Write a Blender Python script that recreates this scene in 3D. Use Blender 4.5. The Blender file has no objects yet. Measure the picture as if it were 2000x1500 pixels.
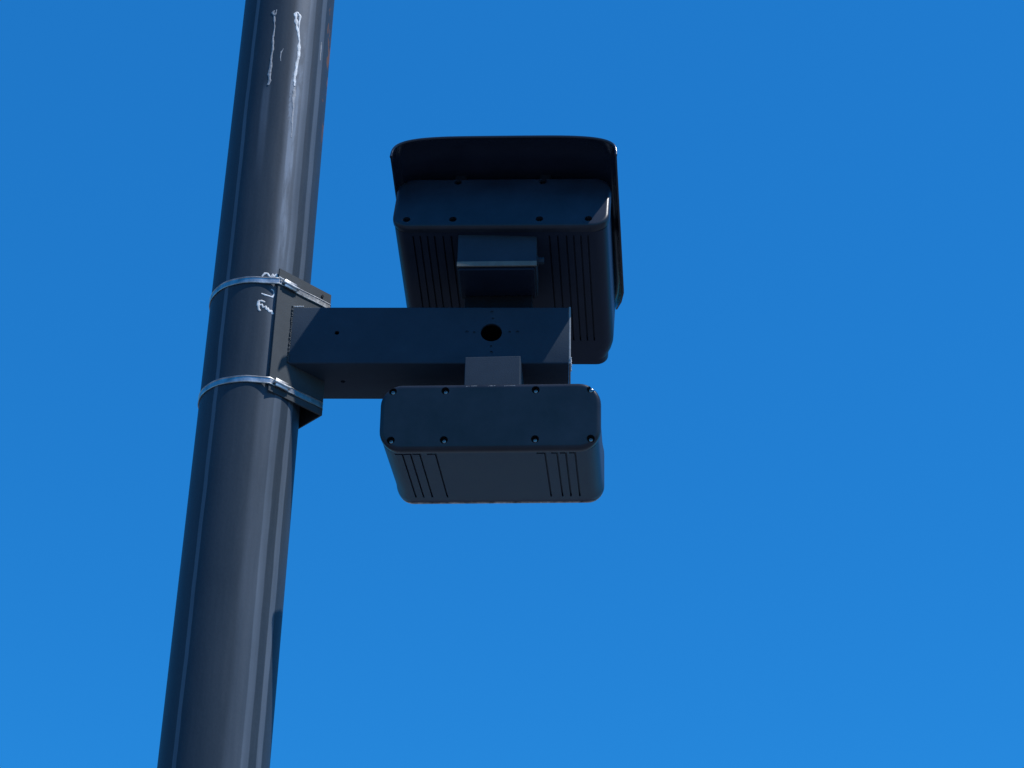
import bpy, bmesh, math, random
from mathutils import Matrix, Vector
random.seed(7)
R = math.radians
S = bpy.context.scene
C = S.collection
MM = 0.001
ARM_Z = 3800.0                      # height of the arm above the ground, mm

# ---------------------------------------------------------------- camera
TH, ROLL = R(32.3714), R(1.1451)
cam = bpy.data.cameras.new('camera')
co = bpy.data.objects.new('camera', cam); C.objects.link(co); S.camera = co
fw = Vector((0, math.cos(TH), math.sin(TH))); up = Vector((0, -math.sin(TH), math.cos(TH))); rt = Vector((1, 0, 0))
cr, sr = math.cos(ROLL), math.sin(ROLL)
r2 = cr*rt + sr*up; u2 = -sr*rt + cr*up
M = Matrix((r2, u2, -fw)).transposed().to_4x4()
M.translation = Vector((502.14, -3379.2, -2201.1 + ARM_Z))*MM
co.matrix_world = M
cam.sensor_width = 36; cam.lens = 4040.0/2000*36
cam.clip_start = 0.05; cam.clip_end = 5000

# ---------------------------------------------------------------- light
SUN = Vector((0.46, -0.265, 1.0)).normalized()      # towards the sun
el = math.asin(SUN.z); az = math.atan2(SUN.x, SUN.y)
w = bpy.data.worlds.new('World'); S.world = w; w.use_nodes = True
nt = w.node_tree; nt.nodes.clear()
sky = nt.nodes.new('ShaderNodeTexSky'); sky.sky_type = 'NISHITA'; sky.sun_disc = False
sky.sun_elevation = el; sky.sun_rotation = az
sky.altitude = 600; sky.air_density = 1.0; sky.dust_density = 0.2; sky.ozone_density = 2.5
hs = nt.nodes.new('ShaderNodeHueSaturation'); hs.inputs['Saturation'].default_value = 1.22
hs.inputs['Value'].default_value = 1.0
hs.inputs['Hue'].default_value = 0.5
bg = nt.nodes.new('ShaderNodeBackground'); bg.inputs['Strength'].default_value = 0.09
wo = nt.nodes.new('ShaderNodeOutputWorld')
tint = nt.nodes.new('ShaderNodeMix'); tint.data_type = 'RGBA'; tint.blend_type = 'MULTIPLY'; tint.inputs[0].default_value = 1
tint.inputs[7].default_value = (0.34, 1.65, 2.19, 1)
nt.links.new(sky.outputs[0], hs.inputs['Color']); nt.links.new(hs.outputs[0], tint.inputs[6]); even = nt.nodes.new('ShaderNodeMix'); even.data_type = 'RGBA'; even.inputs[0].default_value = 0.42
even.inputs[7].default_value = (0.17, 2.32, 7.1, 1)
nt.links.new(tint.outputs[2], even.inputs[6]); nt.links.new(even.outputs[2], bg.inputs[0]); nt.links.new(bg.outputs[0], wo.inputs[0])
sl = bpy.data.lights.new('sun', 'SUN'); sl.energy = 5.0; sl.angle = R(0.5); sl.color = (1.0, 0.985, 0.97)
so = bpy.data.objects.new('sun', sl); C.objects.link(so)
so.rotation_euler = SUN.to_track_quat('Z', 'Y').to_euler(); so.location = (3, -2, 8)
S.view_settings.view_transform = 'Standard'; S.view_settings.look = 'None'
S.view_settings.exposure = 0; S.view_settings.gamma = 1

# ---------------------------------------------------------------- materials
def mat(name, col, rough=0.5, metal=0.0, var=0.25, scale=30, bump=0.0, bscale=200, spec=0.5, stretch=(1, 1, 1), coat=0):
    m = bpy.data.materials.new(name); m.use_nodes = True
    n = m.node_tree; b = n.nodes['Principled BSDF']
    b.inputs['Metallic'].default_value = metal
    b.inputs['Specular IOR Level'].default_value = spec
    b.inputs['Coat Weight'].default_value = coat
    tc = n.nodes.new('ShaderNodeTexCoord'); mp = n.nodes.new('ShaderNodeMapping')
    mp.inputs['Scale'].default_value = stretch
    n.links.new(tc.outputs['Object'], mp.inputs[0])
    nz = n.nodes.new('ShaderNodeTexNoise'); nz.inputs['Scale'].default_value = scale; nz.inputs['Detail'].default_value = 6
    nz.inputs['Roughness'].default_value = 0.65
    n.links.new(mp.outputs[0], nz.inputs['Vector'])
    cr = n.nodes.new('ShaderNodeValToRGB')
    cr.color_ramp.elements[0].position = 0.3; cr.color_ramp.elements[1].position = 0.72
    cr.color_ramp.elements[0].color = [c*(1-var) for c in col] + [1]
    cr.color_ramp.elements[1].color = [c*(1+var) for c in col] + [1]
    n.links.new(nz.outputs['Fac'], cr.inputs[0]); n.links.new(cr.outputs[0], b.inputs['Base Color'])
    mr = n.nodes.new('ShaderNodeMapRange')
    mr.inputs['To Min'].default_value = rough*0.85; mr.inputs['To Max'].default_value = min(1, rough*1.15)
    n.links.new(nz.outputs['Fac'], mr.inputs['Value']); n.links.new(mr.outputs[0], b.inputs['Roughness'])
    if bump:
        n2 = n.nodes.new('ShaderNodeTexNoise'); n2.inputs['Scale'].default_value = bscale; n2.inputs['Detail'].default_value = 3
        n.links.new(mp.outputs[0], n2.inputs['Vector'])
        bp = n.nodes.new('ShaderNodeBump'); bp.inputs['Strength'].default_value = bump; bp.inputs['Distance'].default_value = 0.001
        n.links.new(n2.outputs['Fac'], bp.inputs['Height']); n.links.new(bp.outputs[0], b.inputs['Normal'])
    return m

M_arm = mat('grey_arm_paint', (0.026, 0.042, 0.062), 0.6, spec=0.12, var=0.12, scale=14, bump=0.25, bscale=420)
M_arm_end = mat('pale_end_plate', (0.22, 0.23, 0.24), 0.5, var=0.3, scale=60, bump=0.2)
M_clamp = mat('clamp_paint', (0.048, 0.056, 0.062), 0.6, spec=0.2, var=0.15, scale=25, bump=0.2, bscale=350)
M_box = mat('black_housing', (0.014, 0.018, 0.028), 0.32, spec=0.35, var=0.4, scale=11, bump=0.12, bscale=500)
M_under = mat('charcoal_housing', (0.020, 0.034, 0.062), 0.5, spec=0.25, var=0.12, scale=16, bump=0.15, bscale=450)
M_hood = mat('black_hood', (0.012, 0.017, 0.032), 0.2, var=0.15, scale=12)
M_body = mat('black_ribbed_housing', (0.011, 0.019, 0.038), 0.45, spec=0.2, var=0.15, scale=14, bump=0.15, bscale=450)
M_steel = mat('strap_steel', (0.40, 0.41, 0.42), 0.42, metal=1.0, var=0.45, scale=45, bump=0.3, bscale=160)
M_screw = mat('dark_steel_screw', (0.26, 0.26, 0.27), 0.25, metal=1.0, var=0.1)
M_lit_strip = mat('pale_sunlit_strip', (0.15, 0.145, 0.13), 0.6, spec=0.2, metal=0.0, var=0.15, scale=50)
M_dark = mat('dark_rubber', (0.008, 0.008, 0.012), 0.7, spec=0.15, var=0.2)
M_glass = mat('lens_glass', (0.01, 0.01, 0.012), 0.05, var=0.05)
M_white = mat('white_paint_daub', (0.62, 0.62, 0.62), 0.6, var=0.42, scale=75, bump=0.6, bscale=400)
M_pale = mat('faded_drip', (0.26, 0.27, 0.29), 0.7, var=0.45, scale=160, bump=0.5, bscale=400)
M_ground = mat('asphalt', (0.11, 0.12, 0.135), 0.9, var=0.3, scale=3, bump=0.4, bscale=60)

def pole_material():
    m = bpy.data.materials.new('weathered_pole_paint_with_sheen'); m.use_nodes = True
    n = m.node_tree; L = n.links; b = n.nodes['Principled BSDF']; b.inputs['Specular IOR Level'].default_value = 0.1
    def nd(t, **k):
        x = n.nodes.new(t)
        for a, v in k.items(): setattr(x, a, v)
        return x
    def ma(op, a, bb=None, c=None, clamp=False):
        x = nd('ShaderNodeMath', operation=op, use_clamp=clamp)
        for i, v in enumerate((a, bb, c)):
            if v is None: continue
            if isinstance(v, (int, float)): x.inputs[i].default_value = v
            else: L.new(v, x.inputs[i])
        return x.outputs[0]
    tc = nd('ShaderNodeTexCoord'); sp = nd('ShaderNodeSeparateXYZ'); L.new(tc.outputs['Object'], sp.inputs[0])
    ang = ma('ARCTAN2', sp.outputs['X'], ma('MULTIPLY', sp.outputs['Y'], -1.0))
    z = ma('SUBTRACT', sp.outputs['Z'], ARM_Z*MM)
    def noise(scale, st, det=5, rgh=0.6):
        mp = nd('ShaderNodeMapping'); mp.inputs['Scale'].default_value = st; L.new(tc.outputs['Object'], mp.inputs[0])
        x = nd('ShaderNodeTexNoise'); x.inputs['Scale'].default_value = scale; x.inputs['Detail'].default_value = det
        x.inputs['Roughness'].default_value = rgh
        L.new(mp.outputs[0], x.inputs['Vector']); return x.outputs['Fac']
    nw = noise(6, (1, 1, 0.6)); nf = noise(70, (1, 1, 0.06)); ng = noise(240, (1, 1, 0.6)); nb = noise(9, (1, 1, 0.5))
    wob = ma('MULTIPLY', ma('SUBTRACT', nw, 0.5), 0.10)
    angw = ma('ADD', ang, wob)
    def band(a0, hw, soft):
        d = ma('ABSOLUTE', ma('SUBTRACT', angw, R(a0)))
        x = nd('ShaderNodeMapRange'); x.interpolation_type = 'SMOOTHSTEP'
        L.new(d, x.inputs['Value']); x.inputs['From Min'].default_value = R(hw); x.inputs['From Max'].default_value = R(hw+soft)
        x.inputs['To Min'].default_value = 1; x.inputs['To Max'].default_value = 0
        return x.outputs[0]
    def zramp(z0, z1):                      # 0 at z0, 1 at z1
        x = nd('ShaderNodeMapRange'); x.interpolation_type = 'SMOOTHSTEP'; L.new(z, x.inputs['Value'])
        x.inputs['From Min'].default_value = z0; x.inputs['From Max'].default_value = z1; return x.outputs[0]
    up = zramp(-0.05, 0.25)
    # glossy reflection bands along the pole, painted in as paler base colour
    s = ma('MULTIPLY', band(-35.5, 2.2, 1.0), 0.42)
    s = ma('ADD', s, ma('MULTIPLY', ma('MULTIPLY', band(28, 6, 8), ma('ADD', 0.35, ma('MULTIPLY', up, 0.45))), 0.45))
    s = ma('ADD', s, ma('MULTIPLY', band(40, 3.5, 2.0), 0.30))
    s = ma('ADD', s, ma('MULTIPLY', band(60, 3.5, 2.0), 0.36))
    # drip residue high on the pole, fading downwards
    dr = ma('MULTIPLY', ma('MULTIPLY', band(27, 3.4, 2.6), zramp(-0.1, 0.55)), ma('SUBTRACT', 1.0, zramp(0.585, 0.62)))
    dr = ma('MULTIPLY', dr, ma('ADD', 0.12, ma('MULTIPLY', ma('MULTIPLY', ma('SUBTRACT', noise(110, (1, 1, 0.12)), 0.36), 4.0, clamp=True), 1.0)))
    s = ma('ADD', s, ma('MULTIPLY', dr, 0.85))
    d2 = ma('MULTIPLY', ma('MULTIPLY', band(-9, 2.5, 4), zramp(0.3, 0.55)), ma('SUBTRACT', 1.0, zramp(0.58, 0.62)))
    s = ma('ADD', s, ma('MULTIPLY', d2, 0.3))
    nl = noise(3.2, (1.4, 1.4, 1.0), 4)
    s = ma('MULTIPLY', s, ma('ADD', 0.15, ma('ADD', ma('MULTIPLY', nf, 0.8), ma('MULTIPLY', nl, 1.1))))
    # chalky smear round the drips
    sm = ma('MULTIPLY', ma('MULTIPLY', band(28, 4, 5), zramp(0.56, 0.62)), ma('SUBTRACT', 1.0, zramp(0.68, 0.80)))
    sm = ma('MULTIPLY', sm, ma('MULTIPLY', ma('SUBTRACT', noise(60, (1, 1, 0.25)), 0.42), 5.0, clamp=True))
    s = ma('ADD', s, ma('MULTIPLY', sm, 0.55))
    sb = ma('MULTIPLY', ma('MULTIPLY', band(24, 2.5, 2), zramp(0.50, 0.56)), ma('SUBTRACT', 1.0, zramp(0.61, 0.65)))
    sb = ma('MULTIPLY', sb, ma('MULTIPLY', ma('SUBTRACT', noise(170, (1, 1, 0.5)), 0.45), 6.0, clamp=True))
    s = ma('ADD', s, ma('MULTIPLY', sb, 2.2))
    base = nd('ShaderNodeValToRGB'); base.color_ramp.elements[0].position = 0.28; base.color_ramp.elements[1].position = 0.75
    base.color_ramp.elements[0].color = (0.024, 0.036, 0.050, 1); base.color_ramp.elements[1].color = (0.048, 0.063, 0.081, 1)
    mixf = ma('ADD', ma('MULTIPLY', nf, 0.4), ma('ADD', ma('MULTIPLY', ng, 0.25), ma('MULTIPLY', nb, 0.35)))
    L.new(mixf, base.inputs[0])
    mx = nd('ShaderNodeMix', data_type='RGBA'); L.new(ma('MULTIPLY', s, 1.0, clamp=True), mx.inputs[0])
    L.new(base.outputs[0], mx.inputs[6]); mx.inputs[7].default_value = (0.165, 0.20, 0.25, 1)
    # rust bleeding along the right flank near the top
    rs = ma('MULTIPLY', ma('MULTIPLY', band(84, 9, 8), zramp(0.45, 0.62)), ma('GREATER_THAN', noise(38, (1, 1, 0.4)), 0.53))
    mx2 = nd('ShaderNodeMix', data_type='RGBA'); L.new(ma('MULTIPLY', rs, 0.75), mx2.inputs[0])
    L.new(mx.outputs[2], mx2.inputs[6]); mx2.inputs[7].default_value = (0.20, 0.085, 0.03, 1)
    L.new(mx2.outputs[2], b.inputs['Base Color'])
    rr = nd('ShaderNodeMapRange'); L.new(nf, rr.inputs['Value']); rr.inputs['To Min'].default_value = 0.38; rr.inputs['To Max'].default_value = 0.55
    L.new(rr.outputs[0], b.inputs['Roughness'])
    bp = nd('ShaderNodeBump'); bp.inputs['Strength'].default_value = 0.25; bp.inputs['Distance'].default_value = 0.003
    L.new(ma('ADD', ma('MULTIPLY', ng, 0.14), nb), bp.inputs['Height']); L.new(bp.outputs[0], b.inputs['Normal'])
    return m
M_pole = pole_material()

# ---------------------------------------------------------------- helpers
def link(name, bm, m, parent=None, matrix=None, smooth=None):
    """bmesh in mm (thing-local) -> ONE mesh object"""
    bmesh.ops.recalc_face_normals(bm, faces=bm.faces)
    me = bpy.data.meshes.new(name); bm.to_mesh(me); bm.free()
    me.transform(Matrix.Scale(MM, 4))
    o = bpy.data.objects.new(name, me); C.objects.link(o); me.materials.append(m)
    if parent: o.parent = parent
    if matrix is not None: o.matrix_local = matrix
    if smooth is not None:
        me.shade_smooth()
        for e in me.edges: pass
        set_sharp(me, smooth)
    return o
def set_sharp(me, ang):
    b = bmesh.new(); b.from_mesh(me)
    for e in b.edges:
        e.smooth = not (len(e.link_faces) == 2 and e.calc_face_angle(0) > R(ang)) and len(e.link_faces) == 2
    b.to_mesh(me); b.free()
def frame(x, y, z, yaw=0, tilt=0, roll=0):
    """matrix: position in mm about the arm height, yaw about z, far end tipped down by tilt"""
    m = Matrix.Rotation(R(yaw), 4, 'Z') @ Matrix.Rotation(R(-tilt), 4, 'X') @ Matrix.Rotation(R(roll), 4, 'Y')
    m.translation = Vector((x, y, z+ARM_Z))*MM
    return m
def thing(name, label, cat, matrix, group=None):
    o = bpy.data.objects.new(name, None); C.objects.link(o); o.matrix_world = matrix
    o.empty_display_size = 0.05
    o['label'] = label; o['category'] = cat
    if group: o['group'] = group
    return o
def box(bm, x0, x1, y0, y1, z0, z1, bev=0, seg=2):
    r = bmesh.ops.create_cube(bm, size=1)
    for v in r['verts']:
        v.co = Vector(((x0+x1)/2 + v.co.x*(x1-x0), (y0+y1)/2 + v.co.y*(y1-y0), (z0+z1)/2 + v.co.z*(z1-z0)))
    if bev:
        es = list({e for v in r['verts'] for e in v.link_edges})
        bmesh.ops.bevel(bm, geom=es, offset=bev, segments=seg, profile=0.5, affect='EDGES')
def cyl(bm, p0, p1, r, n=24, r1=None):
    p0, p1 = Vector(p0), Vector(p1); d = p1-p0
    q = Vector((0, 0, 1)).rotation_difference(d)
    mt = Matrix.Translation((p0+p1)/2) @ q.to_matrix().to_4x4()
    bmesh.ops.create_cone(bm, cap_ends=True, segments=n, radius1=r, radius2=r if r1 is None else r1, depth=d.length, matrix=mt)
def loft(bm, loops, cap=True):
    vs = [[bm.verts.new(p) for p in lp] for lp in loops]
    n = len(vs[0])
    for a, b in zip(vs, vs[1:]):
        for i in range(n):
            j = (i+1) % n; bm.faces.new((a[i], a[j], b[j], b[i]))
    if cap:
        bm.faces.new(vs[0][::-1]); bm.faces.new(vs[-1])
def rrect(w, h, r, inset=0, n=9, cz=None, crown=0):
    """rounded rectangle, x centred, z from 0 to h; crown lifts the middle of the top"""
    pts = []; x1 = w/2-inset; z0, z1 = inset, h-inset; rr = max(r-inset, 1)
    for cx, cz_, a0 in ((x1-rr, z0+rr, -90), (x1-rr, z1-rr, 0), (-x1+rr, z1-rr, 90), (-x1+rr, z0+rr, 180)):
        for k in range(n+1):
            a = R(a0+90*k/n); pts.append([cx+rr*math.cos(a), cz_+rr*math.sin(a)])
        if a0 == 0 and crown:
            for k in range(1, 12):
                pts.append([(x1-rr)*(1-2*k/12), z1])
    if crown:
        for p in pts:
            if p[1] > h*0.6: p[1] += crown*(1-(p[0]/x1)**2)*((p[1]-h*0.6)/(h*0.4))
    return pts
def cut(o, cutters):
    """real holes: boolean applied into the mesh"""
    bpy.context.view_layer.update()
    md = []
    for bmc in cutters:
        bmesh.ops.recalc_face_normals(bmc, faces=bmc.faces)
        me = bpy.data.meshes.new('cut'); bmc.to_mesh(me); bmc.free(); me.transform(Matrix.Scale(MM, 4))
        c = bpy.data.objects.new('cut', me); C.objects.link(c); c.matrix_world = o.matrix_world.copy() if not o.parent else (o.parent.matrix_world @ o.matrix_local)
        mo = o.modifiers.new('b', 'BOOLEAN'); mo.operation = 'DIFFERENCE'; mo.object = c; mo.solver = 'EXACT'; md.append(c)
    bpy.context.view_layer.update()
    dg = bpy.context.evaluated_depsgraph_get()
    me = bpy.data.meshes.new_from_object(o.evaluated_get(dg)); old = o.data
    o.modifiers.clear(); o.data = me; me.name = o.name
    bpy.data.meshes.remove(old)
    for c in md: bpy.data.objects.remove(c, do_unlink=True)

# ---------------------------------------------------------------- ground
bm = bmesh.new()
bmesh.ops.create_grid(bm, x_segments=8, y_segments=8, size=1500000)
g = link('ground', bm, M_ground); g['kind'] = 'structure'

# ---------------------------------------------------------------- pole
PR = 96.2
pole = thing('street_pole', 'tall dark grey painted round metal pole with white drips, seen from below', 'pole', Matrix.Identity(4))
bm = bmesh.new()
def ring(r, z, n=160):
    out = []
    for i in range(n):
        a = 2*math.pi*i/n
        out.append((r*math.sin(a), -r*math.cos(a), z))
    return out
zs = [20, 1500, 3000, 3800, 4600, 6000, 7200]
loft(bm, [ring(PR, z) for z in zs])
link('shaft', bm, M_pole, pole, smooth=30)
bm = bmesh.new(); loft(bm, [ring(190, 4, 48), ring(190, 26, 48)]); loft(bm, [ring(125, 27, 48), ring(110, 60, 48)])
link('base_flange', bm, M_pole, pole, smooth=30)
bm = bmesh.new(); loft(bm, [ring(100, 7201, 48), ring(100, 7215, 48), ring(70, 7240, 48), ring(10, 7250, 48)])
link('cap', bm, M_pole, pole, smooth=30)
def on_pole(a, z, off=0.0, r=PR):
    return Vector(((r+off)*math.sin(R(a)), -(r+off)*math.cos(R(a)), z+ARM_Z))
def daub(name, strokes, m, parent, jit=0.5):
    """paint lying on the pole: low rounded strings that follow the surface; stroke = [(angle, z, half width), ...]"""
    bm = bmesh.new()
    for st in strokes:
        pts = []
        for (a0, z0, w0), (a1, z1, w1) in zip(st, st[1:]):
            k = max(2, int(math.hypot((a1-a0)*1.7, z1-z0)/3))
            for i in range(k):
                t = i/k; pts.append((a0+(a1-a0)*t, z0+(z1-z0)*t, w0+(w1-w0)*t))
        pts.append(st[-1]); loops = []
        P = [on_pole(a + jit*0.6*math.sin(z*0.13+a)+random.uniform(-jit, jit)*0.12, z) for a, z, _ in pts]
        for i, (a, z, wd) in enumerate(pts):
            wd = wd*(1.05+0.16*math.sin(i*0.9+a)+0.25*math.sin(i*0.23+2*a)+random.uniform(-.12, .12))
            t = (P[min(i+1, len(P)-1)]-P[max(i-1, 0)]).normalized()
            nrm = Vector((math.sin(R(a)), -math.cos(R(a)), 0)); sd = t.cross(nrm).normalized()
            loops.append([P[i] + sd*wd*math.cos(q) + nrm*(0.1+min(0.9, wd*0.4)*math.sin(q)) for q in (0, .6, 1.2, 1.94, 2.54, 3.14159, 4.2, 5.2)])
        loft(bm, loops)
    return link(name, bm, m, parent, smooth=50)
daub('paint_drip', [
    [(18, 806, 2), (16.5, 800, 3), (18, 785, 3.2), (20, 765, 2.6), (23, 745, 2.2), (25, 728, 2.2), (26, 700, 3.2), (25.2, 672, 3.2), (24.2, 650, 2.6), (23.7, 625, 3.4), (24, 605, 2.6)],
    [(18, 806, 2), (21, 803, 2.6), (23, 796, 2.6), (23, 780, 2.0), (22.6, 760, 1.6), (23.8, 740, 1.4)]], M_white, pole)
daub('paint_drip', [
    [(-10, 806, 1.5), (-12, 800, 2.5), (-9.5, 792, 2.2), (-8, 800, 1.5), (-7.5, 808, 1.2)],
    [(-9.5, 792, 1.8), (-8, 765, 1.5), (-8.2, 730, 1.6), (-7.5, 700, 2.6), (-7.8, 665, 2.2), (-8, 630, 2.8), (-7, 612, 3.6), (-8.6, 600, 2.6)],
    ], M_pale, pole)
daub('paint_drip', [[(6, 700, 0.8), (4, 690, 1.1), (3.5, 675, 0.9), (4, 665, 0.6)]], M_pale, pole)
daub('paint_drip', [[(59, 760, 1.3), (60, 735, 1.1), (59.5, 710, 1.0)]], M_pale, pole)
daub('paint_drip', [[(24.6, 603, 1.6), (24.2, 592, 4.2), (25, 580, 3.4), (24.2, 566, 2.6), (25.2, 545, 2.2), (25.6, 515, 1.7), (26.4, 470, 0.9)]], M_pale, pole)
daub('paint_scribble', [[(6.5, 58, 2), (10, 59, 2.1), (14, 57, 1.8)], [(6.5, 58, 2.2), (6.6, 48, 2.3), (7.8, 38, 2.4), (9.5, 36, 1.6)], [(7, 48, 1.7), (11, 51, 2.2), (12.5, 44, 2.0), (15, 48, 1.9), (16.5, 40, 2.0), (18, 44, 2.2), (20, 37, 2.6), (22.5, 41, 2.2), (24.5, 33, 2.2)]], M_white, pole)
daub('paint_scribble', [[(9, 76, 1.8), (13, 74, 1.5), (18, 73, 1.8), (22, 72, 2.0), (23.5, 79, 1.8), (22.5, 87, 1.5), (19.5, 90, 1.2)]], M_white, pole)
daub('paint_scribble', [[(8, 116, 1.6), (10.5, 124, 2.0), (14, 125, 1.8), (16, 119, 1.8), (18.5, 117, 1.8), (20, 126, 1.8), (21.5, 119, 2.4), (24, 127, 2.2), (26, 120, 2.6)]], M_white, pole)

# ---------------------------------------------------------------- steel straps
def hull(pts):
    pts = sorted(pts)
    def half(ps):
        h = []
        for p in ps:
            while len(h) > 1 and (h[-1][0]-h[-2][0])*(p[1]-h[-2][1])-(h[-1][1]-h[-2][1])*(p[0]-h[-2][0]) <= 0: h.pop()
            h.append(p)
        return h
    a, b = half(pts), half(pts[::-1]); return a[:-1]+b[:-1]
PSI = -1.94
APX = 140.5                       # outer apex of the angle iron
END = 49.0                        # its front and rear edge, x
def strap(z, label, tail):
    t = thing('band_clamp', label, 'clamp', frame(0, 0, z, PSI), 'steel straps holding the bracket to the pole')
    pts = [((PR+0.6)*math.cos(2*math.pi*i/96), (PR+0.6)*math.sin(2*math.pi*i/96)) for i in range(96)]
    d = 0.6
    pts += [(APX+d*1.4-2, -2), (APX+d*1.4-2, 2), (END+d*.7, -(APX-END)-d*.7), (END+d*.7, (APX-END)+d*.7)]
    h = hull(pts)
    # resample long straight runs
    path = []
    for i, p in enumerate(h):
        q = h[(i+1) % len(h)]; L = math.hypot(q[0]-p[0], q[1]-p[1]); k = max(1, int(L/8))
        for j in range(k): path.append(Vector((p[0]+(q[0]-p[0])*j/k, p[1]+(q[1]-p[1])*j/k, 0)))
    bm = bmesh.new(); n = len(path); prof = [(-7.2, 0), (-7.2, 1.5), (-5.9, 2.1), (-4.6, 1.1), (4.6, 1.1), (5.9, 2.1), (7.2, 1.5), (7.2, 0)]
    rings = []
    for i in range(n):
        tg = (path[(i+1) % n]-path[i-1]).normalized(); nr = Vector((tg.y, -tg.x, 0))
        wz = 0.7*math.sin(i*0.55)*math.sin(i*0.13+z)
        rings.append([bm.verts.new(path[i]+nr*o_+Vector((0, 0, a+wz))) for a, o_ in prof])
    for i in range(n):
        a, b = rings[i], rings[(i+1) % n]
        for k in range(8): bm.faces.new((a[k], a[(k+1) % 8], b[(k+1) % 8], b[k]))
    link('strap', bm, M_steel, t, smooth=35)
    # worm-drive buckle on the front wing
    wd = Vector((.7071, .7071, 0)); wn = Vector((.7071, -.7071, 0))
    base = Vector((END, -(APX-END), 0)) + wd*26
    bm = bmesh.new(); box(bm, -15, 15, -7, -1.6, -8.6, 8.6, 1.6)
    cyl(bm, (-19, -5, 0), (19, -5, 0), 3.6, 16)
    for v in bm.verts: v.co = base + wd*v.co.x - wn*v.co.y + Vector((0, 0, v.co.z))
    link('buckle', bm, M_steel, t, smooth=35)
    return t
def strap_paint(t):
    wd = Vector((.7071, .7071, 0)); wn = Vector((.7071, -.7071, 0)); b = Vector((END, -(APX-END), 0))
    for u0, u1, z in ((0, 14, 8.5), (4, 20, 2)):
        bead('paint_daub', [b+wd*u0+wn*2.2+Vector((0, 0, z)), b+wd*u1+wn*3+Vector((0, 0, z-3))], 2.1, M_white, t)
b1 = strap(107, 'upper of the two shiny steel straps round the grey pole, with white paint on it', 1)
b2 = strap(-121, 'lower of the two shiny steel straps round the grey pole, below the arm', 2)
bm = bmesh.new()

# ---------------------------------------------------------------- bracket arm
arm = thing('bracket_arm', 'dark grey square steel tube arm strapped sideways to the round pole', 'bracket', frame(0, 0, 0, PSI))
AE = 611.0
def prism(bm, plan, z0, z1):
    loft(bm, [[(x, y, z0) for x, y in plan], [(x, y, z1) for x, y in plan]])
def bev_all(bm, off, seg=2, ang=40):
    bmesh.ops.recalc_face_normals(bm, faces=bm.faces)
    es = [e for e in bm.edges if len(e.link_faces) == 2 and e.calc_face_angle(0) > R(ang)]
    bmesh.ops.bevel(bm, geom=es, offset=off, segments=seg, profile=0.5, affect='EDGES')
bm = bmesh.new()
g_ = 0.4
prism(bm, [(APX+g_-65, -65), (AE, -65), (AE, 65), (APX+g_-65, 65), (APX+g_, 0)], -65, 65)
es = [e for e in bm.edges if abs(e.verts[0].co.x-e.verts[1].co.x) > 300]
bmesh.ops.bevel(bm, geom=es, offset=3.0, segments=3, profile=0.5, affect='EDGES')
tube = link('arm_tube', bm, M_arm, arm, smooth=35)
cs = []
c = bmesh.new(); box(c, 160, AE-6, -60, 60, -60, 60); cs.append(c)
CX = 463.0; CZ = 6.0
def holec(x, z, r, n=20):
    c = bmesh.new(); cyl(c, (x, -75, z), (x, -50 if r > 4 else -63.2, z), r, n); return c
cs.append(holec(CX, CZ, 20.5, 40))
for dx, dz in ((-33, 0), (-47, 1), (35, 1), (50, 1), (2, 32), (0, 47), (0, -32), (1, -46)):
    cs.append(holec(CX+dx, CZ+dz, 2.6 if abs(dx) < 40 and abs(dz) < 40 else 3.4, 12))
cs.append(holec(166, 5, 4.6))
c = bmesh.new(); cyl(c, (176, 0, -80), (176, 0, -50), 4.6, 20); cs.append(c)
cut(tube, cs)
set_sharp(tube.data, 35)
bm = bmesh.new(); box(bm, AE+0.3, AE+4.3, -65.5, 65.5, -65.5, 65.5, 1.0)
link('end_plate', bm, M_arm_end, arm)
# angle iron
bm = bmesh.new(); T5 = 3.0*1.4142
plan = [(APX, 0), (END, -(APX-END)), (END-2.1, -(APX-END)+2.1), (APX-T5, 0), (END-2.1, (APX-END)-2.1), (END, (APX-END))]
prism(bm, plan, -142, 138)
ai = link('clamp_angle', bm, M_clamp, arm)
wd = Vector((.7071, .7071, 0)); wn = Vector((.7071, -.7071, 0))
cs = []
def slot(u, z, w, h):
    c = bmesh.new(); box(c, -w/2, w/2, -9, 9, -h/2, h/2, 2.0)
    for v in c.verts: v.co = Vector((END, -(APX-END), 0)) + wd*(u+v.co.x) + wn*v.co.y + Vector((0, 0, z+v.co.z))
    return c
cs = [slot(7, 126, 9, 19), slot(7, -100, 9, 19), slot(112, 124, 8, 17), slot(112, -118, 8, 17)]
cut(ai, cs)
bm = bmesh.new()
for u, z in ((112, 124),):
    p = Vector((END, -(APX-END), z)) + wd*(u-5)
    cyl(bm, p-wn*2, p+wn*2.2, 3.0, 12)
link('bolt', bm, M_screw, arm, smooth=35)
# weld bead & white sealant where the tube meets the angle iron
def bead(name, pts, r, m, parent):
    bm = bmesh.new()
    for i, (a, b) in enumerate(zip(pts, pts[1:])):
        a, b = Vector(a), Vector(b); k = max(1, int((b-a).length/(r*1.3)))
        for j in range(k):
            p = a.lerp(b, j/k) + Vector([random.uniform(-.25, .25)*r for _ in range(3)])
            s = r*random.uniform(0.8, 1.2)
            bmesh.ops.create_icosphere(bm, subdivisions=1, radius=s, matrix=Matrix.Translation(p))
    return link(name, bm, m, parent, smooth=80)
strap_paint(b1)
bead('weld_bead', [(APX-64, -65, 66), (APX-64, -65.5, -66)], 2.4, M_clamp, arm)
bead('sealant', [(APX-62, -64, 66.5), (APX-42, -64, 66.5)], 1.7, M_white, arm)
bead('sealant', [(AE+4.5, -66, -52), (AE+5, -66, -64), (AE+5, -62, -67), (AE+4.7, -40, -67)], 1.6, M_white, arm)

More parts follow.
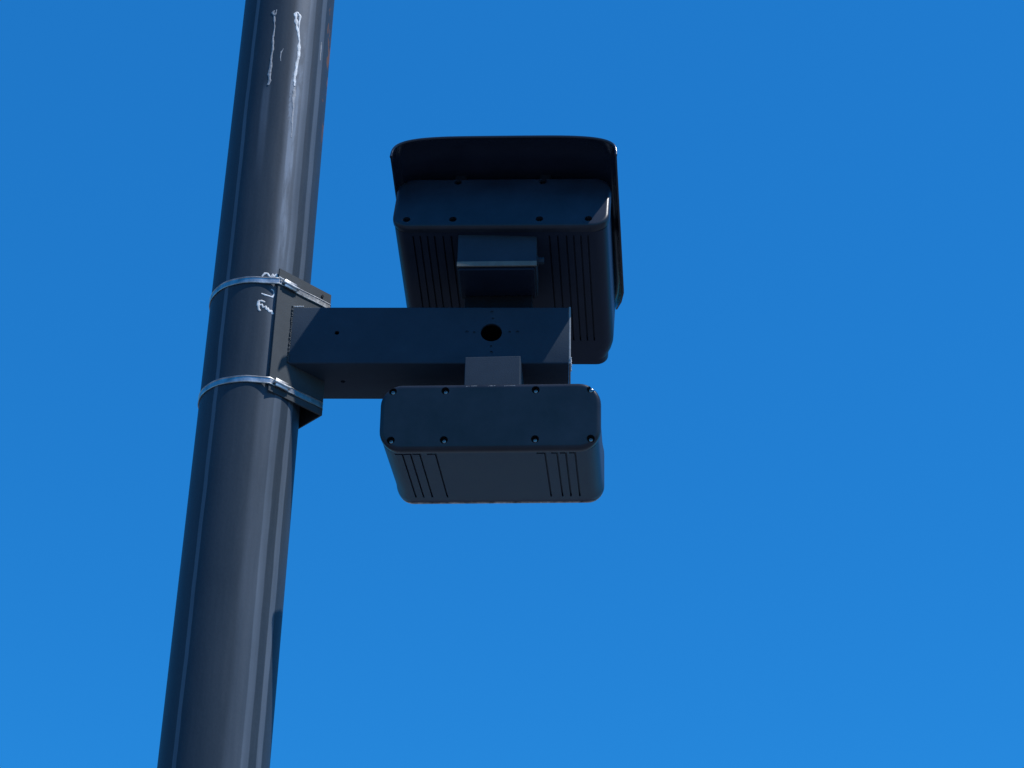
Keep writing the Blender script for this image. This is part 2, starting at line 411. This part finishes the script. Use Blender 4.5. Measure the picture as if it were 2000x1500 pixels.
# ---------------------------------------------------------------- camera / lamp housings
SCR = ((-180, 0), (-83, 0), (83, 0), (180, 0))
def housing(parent, W, H, L, rad, grooves, rear_matte, cover_screws, crown=0, ends=1.0):
    # grooved body
    bm = bmesh.new()
    D0 = 17
    prof = rrect(W-7, H-5, rad-9, 0, crown=crown)
    prof = [(x, z+2.5) for x, z in prof]
    def at(d, pr, s=1.0): return [(x*s, d, z) for x, z in pr]
    e0 = 1-(1-ends)*.5
    loft(bm, [at(D0, prof), at(L-50, prof), at(L-34, prof, 1-(1-ends)*.06), at(L-18, prof, 1-(1-ends)*.22), at(L-1, prof, e0)])
    body = link('housing', bm, rear_matte, parent)
    cs = []
    for gx, hook in grooves:
        c = bmesh.new(); box(c, gx-1.6, gx+1.6, D0+10, L-(14 if ends > 1 else 56), -10, 2.5+5.5)
        cs.append(c)
        if hook:
            c = bmesh.new(); box(c, gx-hook, gx+1.6+.02, D0+6, D0+12, -10, 2.5+4.5); cs.append(c)
    cut(body, cs); body.data.shade_smooth(); set_sharp(body.data, 25)
    # rear cover with its screws
    bm = bmesh.new()
    lp = []
    for ins, d in ((9, 0), (7.4, 0.05), (4.2, 0.9), (1.8, 3.0), (0.5, 6.0), (0, 9.5), (0, 15.5), (1.5, 16.5), (3, 16.8)):
        lp.append([(x, d, z) for x, z in rrect(W, H, rad+2, ins, crown=crown)])
    loft(bm, lp)
    cover = link('rear_cover', bm, M_box, parent)
    cs = []
    for sx, sz in cover_screws:
        c = bmesh.new(); cyl(c, (sx, -6, sz), (sx, 12, sz), 7.4, 28); cs.append(c)
    cut(cover, cs); cover.data.shade_smooth(); set_sharp(cover.data, 35)
    for sx, sz in cover_screws:
        bm = bmesh.new(); loft(bm, [[(sx+r_*math.cos(R(18*k)), d_, sz+r_*math.sin(R(18*k))) for k in range(20)] for r_, d_ in ((5.4, 11.6), (5.4, 9.0), (4.9, 8.0), (3.9, 7.2), (2.6, 6.8))])
        s = link('screw', bm, M_screw, cover, smooth=35)
        c = bmesh.new(); cyl(c, (sx, 2, sz), (sx, 9.2, sz), 2.3, 6)
        bpy.context.view_layer.update()
        cut(s, [c])
    # far-end bezel and window, facing away
    bm = bmesh.new()
    o_ = [(x*e0, z) for x, z in rrect(W-7, H-6, rad-9, 0)]; i_ = [(x, z) for x, z in rrect((W-7)*ends, H-6, rad-9, 16)]
    loft(bm, [[(x, L-0.8, z+3) for x, z in o_], [(x, L+13, z+3) for x, z in o_], [(x, L+15, z+3) for x, z in rrect((W-7)*ends, H-6, rad-9, 2)],
              [(x, L+15, z+3) for x, z in i_], [(x, L+7, z+3) for x, z in i_]])
    link('front_bezel', bm, rear_matte, parent, smooth=35)
    bm = bmesh.new(); loft(bm, [[(x, L+7.3, z+3) for x, z in i_], [(x, L+9, z+3) for x, z in i_]])
    link('lens_window', bm, M_glass, parent)
    return body, cover

# lower unit
low = thing('infrared_lamp', 'smaller black box lamp housing hanging below the arm, eight screws in its face', 'lamp', frame(463, -152, -297, -4.4, -9, 0.6))
G1 = [(-161, 14), (-146, 14), (-129, 14), (-100, 16), (100, 16), (122, 11), (138, 11), (155, 11)]
H1 = 131
housing(low, 405, H1, 268, 39, G1, M_under, [(x, z) for z in (20, 117) for x in (-180, -83, 83, 184)], ends=1.02)
bm = bmesh.new()
g_o = [(x, z+3) for x, z in rrect(397, H1-5, 30, -1.5)]; g_i = [(x, z+3) for x, z in rrect(397, H1-5, 30, 12)]
loft(bm, [[(x, 284, z) for x, z in g_i], [(x, 283.5, z) for x, z in g_o], [(x, 287.5, z) for x, z in g_o], [(x, 288, z) for x, z in g_i]])
link('bright_rim', bm, mat('pale_rim_light', (0.42, 0.40, 0.38), 0.8, var=0.9, scale=55), low)  # patchy pale ring added for the light caught along the far rim
bm = bmesh.new()
box(bm, -50, 54, 0, 116, 4, 80, 1.2)
hb = link('hanger_bracket', bm, M_arm, low)
bpy.context.view_layer.update()
hb.matrix_local = low.matrix_world.inverted() @ frame(463, -128, -163+3, -4.5)
c = bmesh.new(); box(c, -45, 49, 5, 126, -5, 76)
cut(hb, [c])
for x0, x1 in ((-46, -24), (-6, 10), (26, 46)):
    bead('sealant', [(x0, 1.2, H1-5.5), (x1, 1.0, H1-5)], 0.9, M_pale, low)

# upper unit
TILT = 12
upc = thing('traffic_camera', 'large black traffic camera with sun hood standing above the arm', 'camera', frame(471, -165, 197, -5, TILT, 2.4))
H2 = 145; L2 = 368
G2 = [(-171, 0), (-157, 0), (-143, 0), (-129, 0), (-112, 0), (-96, 0), (96, 0), (112, 0), (129, 0), (143, 0), (157, 0), (171, 0)]
housing(upc, 425, H2, L2, 34, G2, M_body, [(x, 21) for x in (-183, -92, 77, 172)] + [(-92, 132), (77, 132)], ends=0.87)
# hood: bent sheet
def hood_prof(hw, zb, ztop, base, t=0):
    """squarish arch: superellipse over the base line, trimmed at the skirt edge"""
    hw -= t; pts = []; n = 44
    for k in range(n+1):
        a = math.pi*k/n; c_, s_ = math.cos(a), math.sin(a)
        x = hw*math.copysign(abs(c_)**0.46, c_); z = base + (ztop-t-base)*max(0, s_)**0.5
        pts.append((x, max(z, zb)))
    pts[0] = (hw, zb); pts[-1] = (-hw, zb)
    out = [pts[0]]
    for p in pts[1:]:
        if math.hypot(p[0]-out[-1][0], p[1]-out[-1][1]) > 0.4: out.append(p)
        else: out.append((out[-1][0]-0.01, out[-1][1]+(0.5 if p[0] > 0 else -0.5)*0))
    return out
bm = bmesh.new(); rings = []
for d, hw, zb, zt, h in ((-78.0, 222, 121, 181, .4), (-77.5, 222, 121, 181, 1.7), (-76.6, 222, 121, 181, 2.3), (-75, 222, 121, 181, 2.6), (-73.3, 222, 121, 181, 2.3), (-72, 222, 121, 181, 1.7),
        (-40, 222, 121, 181, 1.7), (100, 223, 121, 181, 1.7), (290, 224, 121, 181, 1.7), (322, 218, 127, 179, 1.7), (355, 207, 139, 175, 1.7)):
    o_ = hood_prof(hw, zb, zt, zb-8, 1.7-h); i_ = hood_prof(hw, zb, zt, zb-8, 1.7+h)
    rings.append([(x+3.5, d, z) for x, z in o_] + [(x+3.5, d, z) for x, z in reversed(i_)])
loft(bm, rings)
link('sun_hood', bm, M_hood, upc, smooth=35)
for x in (-92, 78):
    for y in (30, 250):
        bm = bmesh.new(); box(bm, x-11, x+11, y-12, y+12, H2-2.2, 176, 2)
        link('hood_spacer', bm, M_dark, upc)
# mounting foot: tilting block, added pale strip, post down to the arm
inv = upc.matrix_world.inverted()
def world_part(name, bm, m, parent, mw):
    o = link(name, bm, m, parent); o.matrix_local = parent.matrix_world.inverted() @ mw; return o
bm = bmesh.new(); box(bm, -76, 77, -139, -36, 1, 77, 1.2)
world_part('tilt_block', bm, M_arm, upc, frame(475, 0, 120, -3))
bm = bmesh.new(); box(bm, -73, 73, -136, -38, -6, 0.6, 1)
world_part('foot_plate', bm, M_body, upc, frame(475, 0, 120, -3))
bm = bmesh.new(); box(bm, -76.5, 77.5, -143, -139.3, -1, 10, 0.8)
world_part('sunlit_strip', bm, M_lit_strip, upc, frame(475, 0, 120, -3))  # sunlit band at the foot of the block, put into a pale colour
bm = bmesh.new(); box(bm, -66, 66, -50, 44, -56, -6.4, 2)
world_part('foot_post', bm, M_dark, upc, frame(475, 0, 120, -3))
bm = bmesh.new(); cyl(bm, (76, -120, 26), (91, -120, 26), 7, 6); cyl(bm, (76, -120, 26), (80, -120, 26), 10, 20)
world_part('tilt_bolt', bm, M_arm, upc, frame(475, 0, 120, -3))
